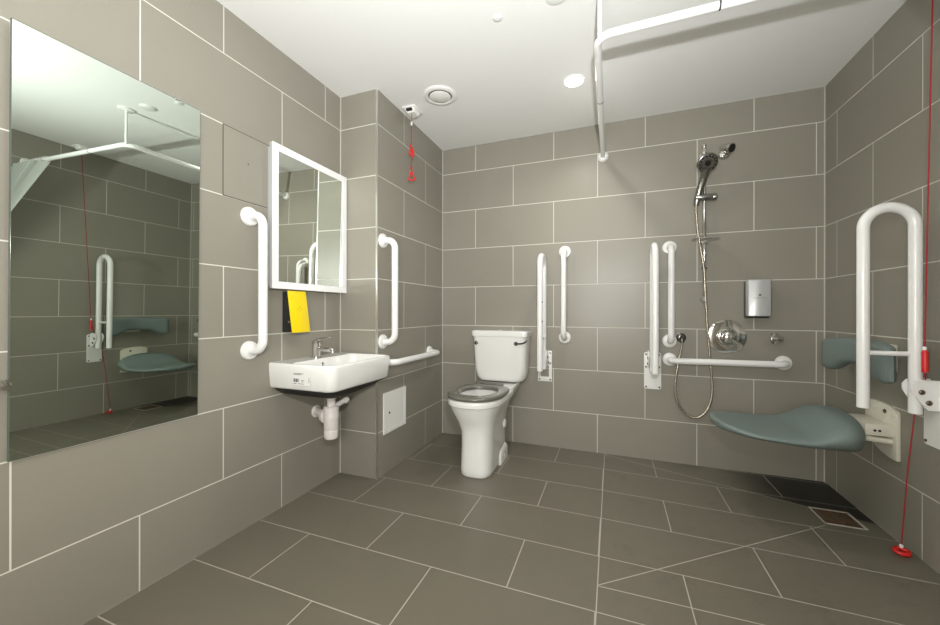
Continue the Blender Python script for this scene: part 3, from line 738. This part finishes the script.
build('dome', lathe(nb(), [(.014, -.003), (.013, -.0055), (.006, -.0065)], (0, 0, 0), (0, 0, 1), 24), M['white'], t)
t = thing('ceiling_detector', 'white round ceiling detector at the top edge beside the curtain rail support', 'detector', (1.333, -1.185, H))
build('base', lathe(nb(), [(.046, -.0005), (.046, -.003), (.042, -.005)], (0, 0, 0), (0, 0, 1), 40), M['white_plate'], t)
build('cover', lathe(nb(), [(.036, -.004), (.035, -.008), (.025, -.010), (.005, -.0105)], (0, 0, 0), (0, 0, 1), 36), M['white'], t)
def downlight(label, x, y, DL):
    t = thing('downlight', label, 'downlight', (x, y, H))
    build('bezel', lathe(nb(), [(.060, -.0005), (.060, -.003), (.053, -.005), (.049, -.002)], (0, 0, 0), (0, 0, 1), 40, False), M['white_plate'], t)
    build('diffuser', lathe(nb(), [(.050, -.0015), (.050, -.003), (.036, -.0036)], (0, 0, 0), (0, 0, 1), 36), M['lamp'], t)
    l = bpy.data.lights.new('downlight_lamp', 'SPOT'); l.energy = DL; l.color = (1, .955, .88); l.shadow_soft_size = .04
    l.spot_size = math.radians(150); l.spot_blend = .9
    o = bpy.data.objects.new('downlight_lamp', l); C.objects.link(o); o.parent = t; o.location = (0, 0, -.012)
downlight('lit round downlight in the ceiling above the toilet and curtain rail', 1.347, -.569, 30.)
downlight('lit round downlight over the entrance, its rim seen in the tall mirror', 1.16, -2.02, 10.)

# ------------------------------------------------------------------ floor drain
t = thing('floor_drain', 'square brown floor drain under the shower seat', 'drain', (2.552, -.462, 0))
fr_ = nb(); hs = .078
for a, b in (((-hs, hs-.010, .0004), (hs, hs, .004)), ((hs-.010, -hs, .0004), (hs, hs, .004)), ((-hs, -hs, .0004), (hs, -hs+.006, .003)), ((-hs, -hs, .0004), (-hs+.006, hs, .003))): box(fr_, a, b)
build('frame', fr_, M['drain_frame'], t)
gr = nb()
for k in range(9): box(gr, (-.066, -.068+k*.0163, .0006), (.066, -.068+k*.0163+.0085, .0026), .0008, 1)
for k in (-.066, -.003, .06): box(gr, (k, -.07, .0005), (k+.006, .07, .0022))
build('grate', gr, M['brass'], t)
build('sump', box(nb(), (-.07, -.07, .0003), (.07, .07, .0008)), M['gap'], t)

# ------------------------------------------------------------------ camera and light
cam = bpy.data.cameras.new('camera'); co = bpy.data.objects.new('camera', cam); C.objects.link(co)
cam.sensor_fit = 'HORIZONTAL'; cam.sensor_width = 36.; cam.lens = 373.3069/940*36; cam.clip_start = .02
cam.shift_y = -1.2595/940
co.location = (1.5507, -2.7479, .9846)
yaw, roll = -.3642, .0012
c, s = math.cos(yaw), math.sin(yaw)
X, Y, Z = Vector((c, -s, 0)), Vector((s, c, 0))*1., Vector((0, 0, 1))
X = Vector((c, -s, 0)); F_ = Vector((s, c, 0))
cr, sr = math.cos(roll), math.sin(roll)
R_ = X*cr + Z*sr; U_ = X*-sr + Z*cr
co.rotation_euler = Matrix((R_, U_, -F_)).transposed().to_euler()
bpy.context.scene.camera = co

# an added soft fill lamp, and the photographer's lights: the flash on top of the camera and one turned up at the ceiling
def flash(name, typ, energy, loc, aim, size, rad, col=(.98, 1, .985)):
    l = bpy.data.lights.new(name, typ); l.energy = energy; l.color = col; l.shadow_soft_size = rad
    if typ == 'SPOT': l.spot_size = math.radians(size); l.spot_blend = 1.
    o = bpy.data.objects.new(name, l); C.objects.link(o); o.location = loc
    o.rotation_euler = Vector(aim).to_track_quat('-Z', 'Y').to_euler()
flash('added_fill', 'POINT', 52., (1.33, -2.98, .98), (0, 0, 1), 0, .2, (1, .965, .90))  # soft fill lamp added near the camera to brighten the room
flash('camera_flash', 'SPOT', 92., (1.62, -2.77, 1.31), (-.42, .75, .28), 150, .022)
flash('bounce_flash', 'SPOT', 122., (1.62, -2.77, 1.31), (-.36, .64, .78), 128, .022)

w = bpy.data.worlds.new('world'); bpy.context.scene.world = w; w.use_nodes = True
w.node_tree.nodes['Background'].inputs[0].default_value = (.5, .5, .5, 1); w.node_tree.nodes['Background'].inputs[1].default_value = .02

sc = bpy.context.scene
sc.view_settings.view_transform = 'Standard'; sc.view_settings.look = 'None'; sc.view_settings.gamma = 1.
sc.view_settings.use_curve_mapping = False; sc.view_settings.exposure = 0.
sc.cycles.use_denoising = True
sc.cycles.max_bounces = 10; sc.cycles.diffuse_bounces = 6; sc.cycles.glossy_bounces = 6
sc.cycles.caustics_reflective = True; sc.cycles.sample_clamp_indirect = 30.; sc.cycles.blur_glossy = .3
